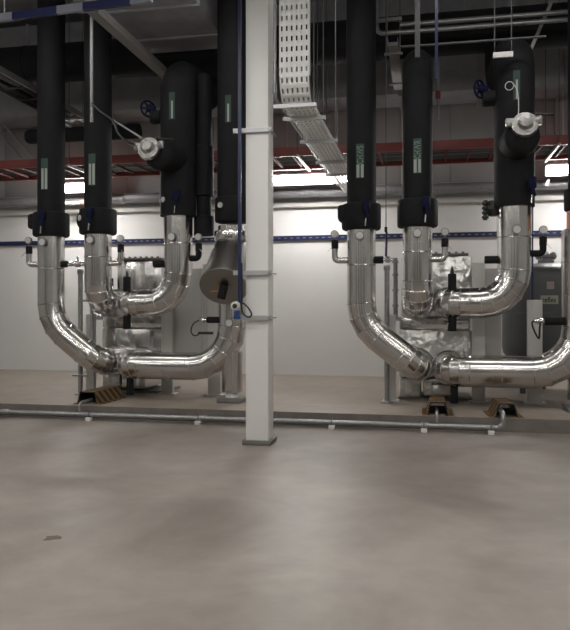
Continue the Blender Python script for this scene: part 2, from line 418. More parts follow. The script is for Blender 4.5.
def unit(dx, side, near):
    """four risers that loop down into one heat exchanger; near = the unit on the right of the photo"""
    who = 'right' if near else 'left'
    ctx = ('beside the grey pressure tank' if near else 'left of the white column')
    # ---- A: outer riser, slants down to the lower port
    x = XA + dx; r = 0.209
    t = thing('insulated_pipe', (x, YP, 0.72), 'riser slanting down to the right, ' + ('right of the white column' if near else 'leftmost pipe in the photo'), 'pipe', 'insulated pipes of the heat exchangers')
    clad(MB(), [(x, YP, 2.78), (x, YP, 1.36), (XN1 + dx, YP, 0.735), (XN1 + dx, YHX - 0.002, 0.735)], [0.62, 0.30], r).build('metal_cladding', 'clad', t, 0.2)
    MB().cyl((x, YP, 3.0), (x, YP, TOP), 0.213, 32).build('foam_sleeve', 'black', t)
    collar(t, x, 2.735, 3.12, 0.285, bump=2)
    lever(t, x, 3.02, 0.285, 0.10 if near else 0.02); thermometer(t, x, 2.63, r)
    pipe_label(t, x, 0.213, 3.46, 3.95, 'CHWS' if near else None)
    side_branch(t, x, 2.30, r, -1, 0.39); black_stub(t, x, 2.30, r, 1, 0.32 if near else 0.28)
    if not near:
        lk = MB().cyl((x + 0.40, YP, 2.30), (x + 0.598, YP, 2.30), 0.035, 14); lk.rcyl((x + 0.42, YP, 2.30), (x + 0.50, YP, 2.30), 0.055, 0.01, 14); lk.cyl((x + 0.46, YP, 2.30), (x + 0.47, YP - 0.02, 2.42), 0.016, 8)
        lk.build('link_valve', 'chrome', t)
    # ---- B: inner riser, straight down and back into the upper port
    x = XB + dx
    t = thing('insulated_pipe', (x, YP, 1.45), 'straight riser ending in a tight silver elbow, ' + ('right unit, behind grey hanging strut' if near else 'second riser from the left edge'), 'pipe', 'insulated pipes of the heat exchangers')
    clad(MB(), [(x, YP, 2.80), (x, YP, 1.665), (x, YHX - 0.002, 1.665)], 0.33, 0.211).build('metal_cladding', 'clad', t, 0.2)
    if near:
        MB().sweep([(p_, 0.213) for k, p_ in route([(x, YP, 3.0), (x, YP, 5.2), (x, 11.75, 5.2), (x, 11.75, 5.80)], 0.35)], 28).build('foam_sleeve', 'black', t)
    else: MB().cyl((x, YP, 3.0), (x, YP, TOP), 0.213, 32).build('foam_sleeve', 'black', t)
    collar(t, x, 2.755, 3.155, 0.29, bump=None if near else 1, dot=None if near else (-0.75, 3.0))
    lever(t, x, 3.05, 0.29, 0.12 if near else 0.02); thermometer(t, x, 2.65, 0.211)
    pipe_label(t, x, 0.213, 3.50, 3.99, 'CHWR' if near else None)
    side_branch(t, x, 2.30, 0.211, 1, 0.385)
    # ---- C: riser with strainer, runs left into the upper port
    x = XC + dx; r = (0.238, 0.214) if near else (0.222, 0.208)
    zc = 1.668
    t = thing('insulated_pipe', (x, YP, 1.45), 'thick riser with foil-wrapped strainer and mid-height elbow ' + ('beside the grey tank' if near else 'left of the white column'), 'pipe', 'insulated pipes of the heat exchangers')
    clad(MB(), [(x, YP, 3.04), (x, YP, zc), (XN2 + dx, YP, zc), (XN2 + dx, YHX - 0.002, zc)], [0.46, 0.27], r).build('metal_cladding', 'clad', t, 0.2)
    MB().sweep([(p_, 0.275) for k, p_ in route([(x, YP, 3.01), (x, YP, 5.22), (x, 11.75, 5.22), (x, 11.75, 5.82)], 0.36)], 32).build('foam_sleeve', 'black', t)
    br = MB().lathe((x, YP, 3.86), (0.06 if near else -0.16, -1, 0), [(0, 0.235), (0.56, 0.235), (0.62, 0.22), (0.66, 0.17), (0.67, 0.05)], 28).build('strainer_jacket', 'black', t)
    f = MB(); cz = 4.03 if near else 3.95; xw = x + (0.05 if near else -0.19)
    f.lathe((xw, 9.68, cz - 0.08), (0, -1, 0.25), [(0, 0.11), (0.08, 0.14), (0.10, 0.165), (0.17, 0.165), (0.19, 0.10), (0.26, 0.085), (0.28, 0.05)], 14)
    f.rcyl((xw - 0.20, 9.58, cz), (xw + 0.20, 9.55, cz), 0.055, 0.015, 10); f.box((xw - 0.24, 9.54, cz - 0.055), (xw - 0.15, 9.62, cz + 0.055), bev=0.02)
    f.box((xw + 0.14, 9.54, cz - 0.05), (xw + 0.22, 9.62, cz + 0.07), bev=0.02)
    f.build('foil_wrap', 'foilwrap', br)
    MB().cyl((xw + 0.14, 9.56, cz + 0.09), (xw + 0.36, 9.56, cz + 0.075), 0.018, 8).build('purge_handle', 'blackplastic', br)
    # valve with hand wheel high on the left flank
    v = MB().rcyl((x - 0.25, YP - 0.02, 4.55), (x - 0.43, YP - 0.02, 4.55), 0.11, 0.02, 20).build('valve_jacket', 'black', t)
    w = MB().torus((x - 0.47, YP - 0.05, 4.68), (0.75, -0.65, 0), 0.12, 0.016)
    for k in range(3):
        a = k * PI / 3; d = Vector((0.65 * math.cos(a), 0.75 * math.cos(a), math.sin(a))) * 0.12
        c0 = Vector((x - 0.47, YP - 0.05, 4.68)); w.cyl(c0 - d, c0 + d, 0.012, 6)
    w.rcyl((x - 0.36, YP - 0.04, 4.66), (x - 0.49, YP - 0.06, 4.69), 0.06, 0.01, 12)
    w.build('hand_wheel', 'wheelblue', v)
    # slim by-pass pipe strapped to the flank
    if not near:
        bp = MB(); xb = x + 0.365; yb = YP + 0.15
        bp.lathe((xb, yb, 0), (0, 0, 1), [(2.72, 0.13), (2.73, 0.155), (3.02, 0.155), (3.03, 0.115), (3.32, 0.115), (3.34, 0.15), (4.1, 0.15), (4.12, 0.12), (5.2, 0.12)], 20)
        bp.build('bypass_sleeve', 'black', t)
    else:
        bp = MB(); bp.rcyl((x - 0.27, YP + 0.06, 2.9), (x - 0.27, YP + 0.06, 3.12), 0.085, 0.02, 16); 
        for k in range(4): bp.rcyl((x - 0.39, YP + 0.0, 2.86 + k * 0.065), (x - 0.39, YP + 0.0, 2.90 + k * 0.065), 0.05, 0.01, 12)
        bp.cyl((x - 0.39, YP, 2.84), (x - 0.39, YP, 3.12), 0.03, 10); bp.cyl((x - 0.39, YP, 3.0), (x - 0.25, YP, 3.0), 0.035, 10)
        bp.build('valve_actuator', 'blackplastic', t)
    lever(t, x, 3.28, 0.275, 0.07 if not near else 0.20)
    if not near:
        d = Vector((math.sin(-0.6), -math.cos(-0.6), 0)); c0 = Vector((x, YP, 3.24))
        MB().cyl(c0 + d * 0.265, c0 + d * 0.292, 0.042, 18).build('end_cap', 'dial', t)
    thermometer(t, x, 2.67, 0.235)
    pipe_label(t, x, 0.275, 4.44, 4.84, None, 0.09)
    side_branch(t, x, 2.36, r[0], 1, 0.385 if near else 0.33, 'black', 2.47); black_stub(t, x, 2.28, r[0], -1, 0.40, False)
    vt = MB().rcyl((XN2 + dx + 0.03, YP, zc + 0.19), (XN2 + dx + 0.03, YP, zc + 0.42), 0.06, 0.008, 18).build('air_vent', 'black', t)
    MB().lathe((XN2 + dx + 0.03, YP, zc + 0.42), (0, 0, 1), [(0, 0.03), (0.04, 0.026), (0.11, 0.006)], 12).build('vent_tip', 'blackplastic', vt)
    dv = MB().rcyl((XN2 + dx + 0.03, YP, zc - 0.40), (XN2 + dx + 0.03, YP, zc - 0.19), 0.06, 0.008, 18).build('drain_sleeve', 'black', t)
    MB().bar((XN2 + dx - 0.02, YP - 0.03, zc - 0.29), (XN2 + dx - 0.10, YP - 0.05, zc - 0.285), 0.02, 0.008).build('drain_lever', 'brass', dv)
    # ---- D: lowest run from the lower port to the far riser
    x = XD + dx; zd = 0.705; r = (0.225, 0.233) if near else (0.21, 0.212)
    t = thing('insulated_pipe', (x, YP, zd - 0.22), 'low silver pipe sweeping up into a riser ' + ('at the right edge' if near else 'with tilted end-capped strainer by the column'), 'pipe', 'insulated pipes of the heat exchangers')
    clad(MB(), [(XN2 + dx, YHX - 0.002, zd), (XN2 + dx, YP, zd), (x, YP, zd), (x, YP, 2.68 if near else 2.84)], [0.27, 0.62], r).build('metal_cladding', 'clad', t, 0.2)
    if near:
        MB().cyl((x, YP, 2.6), (x, YP, 2.95), 0.165, 28).build('bare_pipe', 'copper', t)
        MB().cyl((x, YP, 2.93), (x, YP, TOP), 0.15, 28).build('foam_sleeve', 'black', t)
        collar(t, x, 2.93, 3.24, 0.20)
    else:
        MB().cyl((x, YP, 3.0), (x, YP, TOP), 0.225, 32).build('foam_sleeve', 'black', t)
        collar(t, x, 2.89, 3.27, 0.262, dot=(-0.45, 3.13))
        pipe_label(t, x, 0.225, 4.36, 4.76, None, 0.09)
        a = Vector((x, YP, 2.52)); b = Vector((x + 0.05, YP - 0.64, 1.90)); d = (b - a).normalized()
        MB().rcyl((x, YP, 2.62), (x, YP, 2.76), 0.27, 0.01, 32).build('clad_flange', 'clad', t)
        s = MB(); s.sweep([(a - d * 0.06, 0.25), (a + d * 0.2, 0.285), (b - d * 0.03, 0.335), (b - d * 0.03, 0.345), (b, 0.345), (b, 0.33)], 40)
        so = s.build('strainer_cladding', 'claddark', t)
        u = d.cross(Vector((1, 0, 0))).normalized()
        h = MB().rcyl(b + Vector((0.02, 0, 0.05)) + d * 0.06, b + Vector((-0.02, 0, -0.10)) + d * 0.10, 0.062, 0.012, 18)
        h.cyl(b, b + d * 0.09, 0.035, 14)
        ho = h.build('blow_down_valve', 'black', so)
        MB().bar(b + d * 0.08 + Vector((-0.03, 0, 0)), b + d * 0.09 + Vector((-0.17, -0.01, 0.0)), 0.03, 0.012).build('valve_handle', 'orange', so)
    # probe and cable on the riser
    zs = 1.42
    k1, k2 = (0.46, 0.60) if near else (0.38, 0.50)
    pr = MB().rcyl((x - k1, YP - 0.05, zs), (x - r[1] + 0.02, YP - 0.05, zs), 0.058 if near else 0.05, 0.008, 18).build('probe_sleeve', 'black', t)
    v = MB().rcyl((x - k2, YP - 0.05, zs), (x - k1 + 0.01, YP - 0.05, zs), 0.032, 0.008, 14); v.cyl((x - k2 + 0.06, YP - 0.05, zs - 0.05), (x - k2 + 0.06, YP - 0.05, zs + 0.05), 0.018, 8)
    v.build('probe_head', 'chrome', pr)
    c = MB(); x5 = x - k2
    if near: wire(c, [(x5 + 0.03, YP - 0.06, zs), (x5 - 0.03, YP - 0.07, zs - 0.02), (x5 + 0.0, YP - 0.07, zs - 0.14), (x5 + 0.06, YP - 0.07, zs - 0.24), (x5 + 0.07, YP - 0.07, zs - 0.10), (x5 + 0.08, YP - 0.06, zs - 0.03)], 0.013)
    else: wire(c, [(x5, YP - 0.06, zs), (x5 - 0.09, YP - 0.07, zs - 0.06), (x5 - 0.13, YP - 0.07, zs - 0.17), (x5 - 0.08, YP - 0.07, zs - 0.24), (x5 - 0.0, YP - 0.07, zs - 0.22)], 0.011)
    if not near: c.rcyl((x5 - 0.02, YP - 0.06, zs - 0.20), (x5 + 0.22, YP - 0.06, zs - 0.20), 0.022, 0.006, 10)
    c.build('probe_cable', 'blackplastic', pr)
    thermometer(t, x + 0.03, 1.38, r[1]) if not near else None
    dv = MB().rcyl((XN2 + dx + 0.06, YP + 0.05, zd - 0.47), (XN2 + dx + 0.06, YP + 0.05, zd - 0.18), 0.055, 0.01, 18).build('drain_sleeve', 'black', t)
    MB().bar((XN2 + dx + 0.02, YP, zd - 0.33), (XN2 + dx - 0.06, YP - 0.02, zd - 0.32), 0.02, 0.008).build('drain_lever', 'brass', dv)
    # ---- pedestal under the elbow
    ped = thing('pipe_pedestal', (x, YP, PADZ), 'clad support leg with square foot under the silver elbow ' + ('at the right edge' if near else 'just left of the white column'), 'support', 'pipe pedestals')
    MB().cyl((x, YP, 0.335), (x, YP, 0.94 if not near else 0.94), 0.155, 28).build('clad_leg', 'clad', ped)
    MB().cyl((x, YP, 0.25), (x, YP, 0.335), 0.10, 20).build('neck', 'whitepaint', ped)
    MB().box((x - 0.19, YP - 0.19, PADZ), (x + 0.19, YP + 0.19, 0.25), bev=0.008).build('base_plate', 'plate', ped)

    # ---- heat exchanger
    x0, x1 = -0.39 + dx, 0.70 + dx
    hx = thing('heat_exchanger', ((x0 + x1) / 2, YHX + 0.4, PADZ), ('crumpled bright foil-jacketed' if near else 'smooth silver-jacketed') + ' heat exchanger behind the ' + ('right' if near else 'left') + ' pipe loop', 'heat exchanger', 'heat exchangers')
    up = MB(); up.box((x0 + (0.03 if near else 0.24), YHX + 0.05, 1.46), (x1, YHX + 0.85, 2.40), bev=0.03)
    up.build('upper_jacket', 'foil' if near else 'foilsmooth', hx)
    top = MB().box((x0 + (0.3 if near else 0.24), YHX + 0.03, 2.402), (x1 - 0.05, YHX + 0.85, 2.44), bev=0.005)
    for k in range(7): top.cyl((x0 + 0.36 + k * 0.1, YHX + 0.08, 2.43), (x0 + 0.36 + k * 0.1, YHX + 0.08, 2.465), 0.022, 6)
    top.build('bolt_rail', 'plate', hx)
    MB().box((x0, YHX, 1.27), (x1 - 0.02, YHX + 0.85, 1.455), bev=0.02).build('ledge_jacket', 'foilsmooth', hx)
    MB().box((x0 - 0.01, YHX, 0.53), (x1, YHX + 0.85, 1.265), bev=0.03).build('lower_jacket', 'foil' if near else 'foilsmooth', hx)
    MB().box((x0, YHX - 0.02, 0.22), (x0 + 0.33, YHX + 0.8, 0.52), bev=0.04).build('base_block', 'foil', hx)
    MB().box((x0 + 0.36, YHX - 0.05, 0.25), (x0 + 0.80, YHX + 0.8, 0.52), bev=0.04).build('base_block', 'foil', hx)
    MB().box((x0 - 0.02, YHX + 0.02, PADZ), (x1, YHX + 0.82, 0.22)).build('base_frame', 'plate', hx)
    for zz, xx in ((0.735, XN1), (zd, XN2), (1.665, XN1), (zc, XN2)):
        MB().lathe((xx + dx, YHX, zz), (0, -1, 0), [(0, 0.25), (0.03, 0.25), (0.045, 0.235)], 28).build('port_collar', 'foilsmooth', hx)
    rb = MB(); xr = x0 - 0.06; rb.cyl((xr, YHX + 0.05, PADZ + 1.28), (xr, YHX + 0.05, 2.38), 0.035, 14)
    for zz in (1.62, 1.86, 2.1, 2.3): rb.rcyl((xr, YHX + 0.05, zz), (xr, YHX + 0.05, zz + 0.035), 0.055, 0.006, 6)
    rb.box((xr - 0.05, YHX, 1.40), (x0 + 0.02, YHX + 0.1, 1.46)); rb.build('tie_rod', 'galv', hx)
    MB().rcyl((x0 + 0.16, YHX - 0.02, 1.93), (x0 + 0.16, YHX - 0.02, 2.1), 0.05, 0.01, 14).build('vent_sleeve', 'black', hx)
    fb = MB().box((XN2 + dx - 0.25, YHX - 0.30, 0.30), (XN2 + dx + 0.0, YHX - 0.06, 0.46), bev=0.03).build('drain_wrap', 'foil', hx)

    # ---- posts of the rear frame and their panel
    yb = 10.9
    frame_label = 'pale two-post panel stand ' + ('behind the right unit, beside the grey tank' if near else 'between left exchanger and white column')
    fr = thing('panel_stand', (1.25 + dx, yb, PADZ), frame_label, 'stand', 'pale panel stands')
    for xx, w, zt in ((0.79, 0.19, 2.28), (1.60, 0.21, 2.34 if not near else 1.72)):
        po = MB().box((xx + dx - w / 2, yb, PADZ + 0.02), (xx + dx + w / 2, yb + 0.1, zt), bev=0.006).build('post', 'postpaint', fr)
        MB().box((xx + dx - w / 2 - 0.05, yb - 0.05, PADZ), (xx + dx + w / 2 + 0.05, yb + 0.15, PADZ + 0.02)).build('base_plate', 'postpaint', po)
    if near: MB().box((0.70 + dx, yb + 0.11, 0.82), (1.13 + dx, yb + 0.15, 2.20), bev=0.005).build('panel', 'boardpaint', fr)
    else:
        MB().box((0.78 + dx, yb + 0.11, 0.82), (1.36 + dx, yb + 0.15, 2.25), bev=0.005).build('panel', 'boardpaint', fr)
        MB().box((1.37 + dx, yb + 0.11, 0.82), (1.60 + dx, yb + 0.15, 2.32), bev=0.005).build('panel', 'boardpaint', fr)
    # short white post at the front left of the exchanger
    xx = -0.505 + dx
    sp = thing('steel_post', (xx, 10.8, PADZ), 'short cream post with flat foot left of the ' + ('foil-jacketed' if near else 'smooth silver') + ' heat exchanger', 'post', 'cream posts')
    MB().box((xx - 0.07, 10.76, PADZ + 0.02), (xx + 0.07, 10.86, 1.5), bev=0.006).build('shaft', 'postpaint', sp)
    MB().box((xx - 0.12, 10.71, PADZ), (xx + 0.12, 10.91, PADZ + 0.02)).build('base_plate', 'postpaint', sp)
    # drain standpipe
    xs = -0.56 + dx - (0.02 if not near else 0)
    st = thing('standpipe', (xs, 10.58, PADZ), 'slim grey drain standpipe ' + ('with round foot right of the white column, behind slanted pipe' if near else 'with cross bars behind the leftmost slanted pipe'), 'standpipe', 'standpipes')
    s = MB().cyl((xs, 10.58, PADZ + 0.02), (xs, 10.58, 2.20), 0.038, 16); s.rcyl((xs, 10.58, 2.16), (xs, 10.58, 2.24), 0.05, 0.01, 16)
    so = s.build('pipe', 'galv', st)
    MB().rcyl((xs, 10.58, PADZ), (xs, 10.58, PADZ + 0.03), 0.09, 0.006, 20).build('foot_flange', 'galv', st)
    if not near:
        MB().cyl((xs, 10.58, 1.72), (xs + 0.2, 10.58, 1.72), 0.022, 10).build('cross_bar', 'galv', st)
        MB().cyl((xs - 0.12, 10.55, 0.50), (xs + 0.15, 10.55, 0.50), 0.02, 10).build('cross_bar', 'galv', st)
        MB().cyl((xs + 0.2, 10.58, 0.62), (xs + 0.2, 10.58, 1.72), 0.03, 12).build('overflow_pipe', 'galv', st)
unit(0.0, 1, True)
unit(SP, 1, False)

# ------------------------------------------------------------------ expansion tank
tx, ty, tr = 2.03, 12.45, 0.74
tk = thing('expansion_tank', (tx, ty, PADZ), 'large dark grey pressure tank with domed top and small printed plate', 'tank')
prof = [(0.62, 0.1), (0.63, 0.3), (0.67, 0.5), (0.74, 0.64), (0.84, 0.72), (0.95, tr), (1.5, tr), (1.502, tr + 0.006), (1.53, tr + 0.006), (1.532, tr), (2.06, tr), (2.16, 0.72), (2.25, 0.64), (2.31, 0.5), (2.345, 0.3), (2.355, 0.1)]
MB().lathe((tx, ty, 0), (0, 0, 1), prof, 56).build('shell', 'tank', tk)
f = MB().rcyl((tx - 0.03, ty, 2.35), (tx - 0.03, ty, 2.42), 0.13, 0.01, 24); f.rcyl((tx - 0.03, ty, 2.44), (tx - 0.03, ty, 2.50), 0.17, 0.01, 24)
for k in range(8):
    a = k * PI / 4; f.cyl((tx - 0.03 + 0.14 * math.cos(a), ty + 0.14 * math.sin(a), 2.42), (tx - 0.03 + 0.14 * math.cos(a), ty + 0.14 * math.sin(a), 2.535), 0.018, 6)
f.build('top_flange', 'galvdull', tk)
for k in range(3):
    a = PI / 2 + k * 2 * PI / 3
    MB().cyl((tx + 0.5 * math.cos(a), ty + 0.5 * math.sin(a), PADZ), (tx + 0.5 * math.cos(a), ty + 0.5 * math.sin(a), 0.74), 0.05, 12).build('leg', 'tank', tk)
va = math.atan2(0 - tx, ty)      # faces the middle of the room
def tank_patch(mb, ang, w, z0, z1, r):
    return patch(mb, tx, ty, r, ang - w / 2 / tr, ang + w / 2 / tr, z0, z1, 6)
a_lab = va + 0.035
lo = tank_patch(MB(), a_lab, 0.265, 1.665, 1.80, tr).build('name_plate', 'taglabel', tk)
vs, polys = text_flat(None, 'reflex', None, 0.205, 0.088)
tm = MB(); vv = []
for u, w in vs:
    a = a_lab + u / tr; vv.append(tm.bm.verts.new(Vector((tx + (tr + 0.006) * math.sin(a), ty - (tr + 0.006) * math.cos(a), 1.732 + w))))
for p_ in polys: tm.bm.faces.new([vv[i] for i in p_])
tm.build('lettering', 'ink', lo)
tank_patch(MB(), a_lab + 0.02, 0.11, 1.90, 2.02, tr).build('sticker', 'sticker', tk)

# slim blue upright beside the tank
bx = at(532, 300, 11.35).x
b = MB().bar((bx, 11.35, PADZ), (bx, 11.35, 3.3), 0.035, 0.035); b.bar((bx - 0.05, 11.35, PADZ + 0.005), (bx + 0.05, 11.35, PADZ + 0.005), 0.1, 0.01)
tag(b.build('upright_strut', 'blue'), 'slim dark blue upright strut between silver elbow and grey tank', 'strut')

# ------------------------------------------------------------------ column with clamps
cx0, cx1, cy0, cy1 = -2.06, -1.788, 7.95, 8.23
cl = thing('column', ((cx0 + cx1) / 2, (cy0 + cy1) / 2, 0), 'white boxed steel column standing on the floor in mid photo', 'column')
MB().box((cx0, cy0, 0.05), (cx1, cy1, CT), bev=0.01).build('shaft', 'whitepaint', cl)
MB().box((cx0 - 0.035, cy0 - 0.035, 0), (cx1 + 0.035, cy1 + 0.035, 0.055), bev=0.005).build('base_plate', 'plate', cl)
for i, (z, xl) in enumerate(((3.67, -2.20), (2.01, -2.20), (1.485, -2.17))):
    c = MB().bar((xl, cy0 - 0.025, z), (cx1 + 0.05, cy0 - 0.025, z), 0.04, 0.052)
    cb = tag(c.build('clamp_bar', 'strutgrey'), ['uppermost', 'middle', 'lowest'][i] + ' grey clamp bar bolted across the white column', 'clamp', 'clamp bars on the column')
    n = MB().cyl((cx1 + 0.025, cy0 - 0.05, z), (cx1 + 0.025, cy0 - 0.07, z), 0.022, 6)
    n.cyl((cx1 + 0.025, cy0 - 0.005, z), (cx1 + 0.025, cy1 + 0.03, z), 0.01, 8)
    n.build('clamp_bolt', 'galv', cb)
sx = at(239.6, 200, 7.88).x
tag(MB().bar((sx, 7.885, 1.60), (sx, 7.885, CT), 0.036, 0.036).build('upright_strut', 'blue'), 'tall slim blue strut running up the left edge of the white column', 'strut')
# pressure transmitter on the lowest clamp
px_ = at(235.5, 306, 7.83); x, z = px_.x, px_.z
tr_ = thing('pressure_transmitter', (x, 7.86, 1.51), 'white and blue round transmitter with black cable on lowest column clamp', 'transmitter')
MB().rcyl((x, 7.80, z), (x, 7.90, z), 0.052, 0.01, 24).build('housing', 'dial', tr_)
MB().rcyl((x, 7.785, z), (x, 7.80, z), 0.028, 0.004, 20).build('dial', 'ink', tr_)
n = MB().rcyl((x + 0.01, 7.86, z - 0.05), (x + 0.01, 7.86, z - 0.12), 0.035, 0.008, 16); n.box((x - 0.03, 7.84, z - 0.15), (x + 0.05, 7.89, z - 0.115), bev=0.006)
n.build('neck', 'bluecable', tr_)
wire(MB(), [(x + 0.05, 7.86, z + 0.01), (x + 0.09, 7.84, z + 0.03), (x + 0.15, 7.83, z - 0.02), (x + 0.19, 7.83, z - 0.09), (x + 0.16, 7.84, z - 0.13), (x + 0.10, 7.85, z - 0.10), (x + 0.065, 7.86, z - 0.02), (sx + 0.035, 7.86, z + 0.15), (sx + 0.03, 7.86, z + 0.5)], 0.010).build('cable', 'blackplastic', tr_)

# ------------------------------------------------------------------ drain line on the floor and hazard covers
DY = 9.22; DZ = 0.085
dr = thing('drain_line', (-2.0, DY, 0), 'long galvanised drain pipe on small white feet along the plinth edge', 'pipe')
d = MB().sweep([(p_, 0.031) for k, p_ in route([(WL + 0.1, DY, DZ), (0.97, DY, DZ), (0.97, DY, 0.26), (0.97, 9.60, 0.26)], 0.08)], 16)
for xx in (-9, -6, -3, 0): d.rcyl((xx - 0.05, DY, DZ), (xx + 0.05, DY, DZ), 0.042, 0.006, 16)
d.build('pipe', 'galv', dr)
for xx in (at(79.5, 400, DY).x, at(437, 400, DY).x):
    MB().sweep([(p_, 0.019) for k, p_ in route([(xx, DY, DZ + 0.02), (xx, DY, 0.25), (xx, 9.62, 0.25)], 0.06)], 14).build('riser', 'galv', dr)
MB().cyl((WL + 0.1, DY + 0.09, 0.045), (0.8, DY + 0.09, 0.045), 0.022, 12).build('lower_pipe', 'galvdull', dr)
for px in (90, 199, 332, 424, 491):
    xx = at(px, 400, DY).x
    f = MB().box((xx - 0.04, DY - 0.075, 0), (xx + 0.04, DY - 0.005, 0.05), bev=0.005).build('foot', 'whiteblock', dr)
    c = MB().torus((xx, DY, DZ), (1, 0, 0), 0.04, 0.01, 16, 6); c.bar((xx, DY, DZ + 0.03), (xx, DY, DZ + 0.10), 0.014, 0.014); c.build('pipe_clip', 'plate', f)

def cover(x, y0, ln, w, top, h, rotz, label):
    t = thing('hazard_cover', (x, y0, PADZ), label, 'pipe cover', 'striped pipe covers')
    th = 0.013; m = MB()
    for sgn in (-1, 1):
        m.prism([(sgn * w / 2, 0, 0), (sgn * (w / 2 - th), 0, 0), (sgn * (top / 2 - th * 0.6), 0, h - th), (sgn * top / 2, 0, h)], (0, ln, 0))
        m.prism([(sgn * (w / 2 - th * 0.5), 0, 0), (sgn * (w / 2 + 0.05), 0, 0), (sgn * (w / 2 + 0.05), 0, 0.012), (sgn * (w / 2 - th * 0.5), 0, 0.012)], (0, ln, 0))
    m.prism([(-top / 2, 0, h), (top / 2, 0, h), (top / 2 - th * 0.6, 0, h - th), (-top / 2 + th * 0.6, 0, h - th)], (0, ln, 0))
    ROOT[t.name] = Vector((0, 0, 0)); m.build('shell', 'hazard', t)
    i = MB()
    for sgn in (-1, 1):
        i.prism([(sgn * (w / 2 - th - 0.001), 0.004, 0.001), (sgn * (w / 2 - th - 0.004), 0.004, 0.001), (sgn * (top / 2 - th - 0.003), 0.004, h - th - 0.002), (sgn * (top / 2 - th), 0.004, h - th - 0.002)], (0, ln - 0.01, 0))
    i.box((-top / 2 + th, 0.004, h - th - 0.005), (top / 2 - th, ln - 0.006, h - th - 0.002)); i.box((-w / 2 + th + 0.02, ln * 0.5, 0.001), (w / 2 - th - 0.02, ln * 0.5 + 0.01, h * 0.5))
    i.build('liner', 'blackplastic', t)
    t.rotation_euler = (0, 0, rotz)
cover(0.165, 9.44, 0.62, 0.31, 0.19, 0.18, 0.0, 'black and yellow striped cover in front of the foil heat exchanger')
cover(1.035, 9.43, 0.55, 0.33, 0.18, 0.19, 0.06, 'striped pipe cover at the right end of the drain pipe')
cover(-4.88, 9.54, 0.85, 0.34, 0.24, 0.185, -0.02, 'long striped pipe cover below the leftmost slanted pipe')

# ------------------------------------------------------------------ things along the back wall
tag(MB().box((WL + 0.05, WB - 0.045, 3.03), (WR - 0.05, WB - 0.002, 3.13)).build('wall_rail', 'blue'), 'long dark blue slotted strut fixed along the white back wall', 'strut')
wr = bpy.data.objects[[o.name for o in bpy.data.objects if o.name.startswith('wall_rail')][0]]
wr.name = 'strut_channel'; ROOT['strut_channel'] = wr.location.copy()
sl = MB()
for k in range(92):
    xx = -8.6 + k * 0.135; sl.box((xx, WB - 0.05, 3.072), (xx + 0.06, WB - 0.044, 3.088))
o = sl.build('slot_row', 'galv', wr)
tag(MB().box((WL + 0.05, WB - 0.10, 3.72), (WR - 0.05, WB - 0.001, 3.85), bev=0.008).build('cable_trunking', 'postpaint'), 'pale cable trunking along the back wall above the blue strut', 'trunking')
pp = thing('wall_pipe', (-2, 14.3, 3.9), 'grey round pipe running along the back wall below the lamps', 'pipe')
q = MB().cyl((WL + 0.05, 14.3, 3.99), (WR - 0.05, 14.3, 3.99), 0.10, 24)
for k in range(11): q.rcyl((WL + 1 + k * 2, 14.3, 3.99), (WL + 1.1 + k * 2, 14.3, 3.99), 0.112, 0.006, 24)
q.build('pipe', 'galvdull', pp)

# lamps on the back wall
for px, lab in ((74, 'glowing strip lamp on the back wall behind the two leftmost risers'), (312, 'bright strip lamp on the back wall right of the white column'), (592, 'strip lamp on the back wall past the right edge')):
    c = at(px, 181, 13.75); xx = c.x
    L = thing('strip_lamp', (xx, 13.75, 4.16), lab, 'lamp', 'strip lamps on the back wall')
    MB().box((xx - 0.80, 13.66, 4.24), (xx + 0.80, 13.84, 4.28), bev=0.01).box((xx - 0.80, 13.845, 4.07), (xx + 0.80, 13.87, 4.28), bev=0.004).build('housing', 'lampbody', L)
    MB().box((xx - 0.77, 13.67, 4.09), (xx + 0.77, 13.83, 4.238), bev=0.04).build('diffuser', 'wallglow', L)
    for s in (-0.5, 0.5):
        MB().bar((xx + s, 13.75, 4.28), (xx + s, 13.75, 5.67), 0.02, 0.02).build('bracket', 'galv', L)

# red cable ladder with cables
YL0, YL1, ZL = 12.15, 13.35, 4.36
ld = thing('cable_ladder', (-2.5, (YL0 + YL1) / 2, ZL - 0.06), 'long red cable ladder hung along the back wall', 'cable ladder')
for yy in (YL0, YL1): MB().box((WL + 0.1, yy - 0.02, ZL - 0.08), (WR - 0.1, yy + 0.02, ZL + 0.08), bev=0.006).build('side_rail', 'red', ld)
for k in range(56):
    xx = WL + 0.4 + k * 0.385; MB().box((xx - 0.02, YL0 + 0.02, ZL - 0.05), (xx + 0.02, YL1 - 0.02, ZL - 0.02)).build('rung', 'redshaded', ld)
for i, (yy, rr, m, lab) in enumerate(((12.24, 0.05, 'blackplastic', 'frontmost black cable on the red ladder'), (12.37, 0.055, 'bluecable', 'thick blue cable, second from the front on the red ladder'),
    (12.50, 0.05, 'blackplastic', 'black cable just behind the blue cable on the red ladder'), (12.62, 0.045, 'rodgrey', 'dark grey cable in the front half of the red ladder'),
    (12.74, 0.05, 'blackplastic', 'black cable in the middle of the red ladder'), (12.86, 0.045, 'rodgrey', 'dark grey cable in the back half of the red ladder'),
    (12.98, 0.05, 'blackplastic', 'third black cable from the back of the red ladder'), (13.10, 0.045, 'blackplastic', 'second black cable from the back of the red ladder'), (13.22, 0.05, 'blackplastic', 'rearmost black cable on the red ladder'))):
    pts = [(WL + 0.3 + k * 0.8, yy + 0.025 * math.sin(k * 1.7 + i), ZL - 0.019 + rr) for k in range(27)]
    tag(wire(MB(), pts, rr).build('cable', m), lab, 'cable', 'cables on the red ladder')
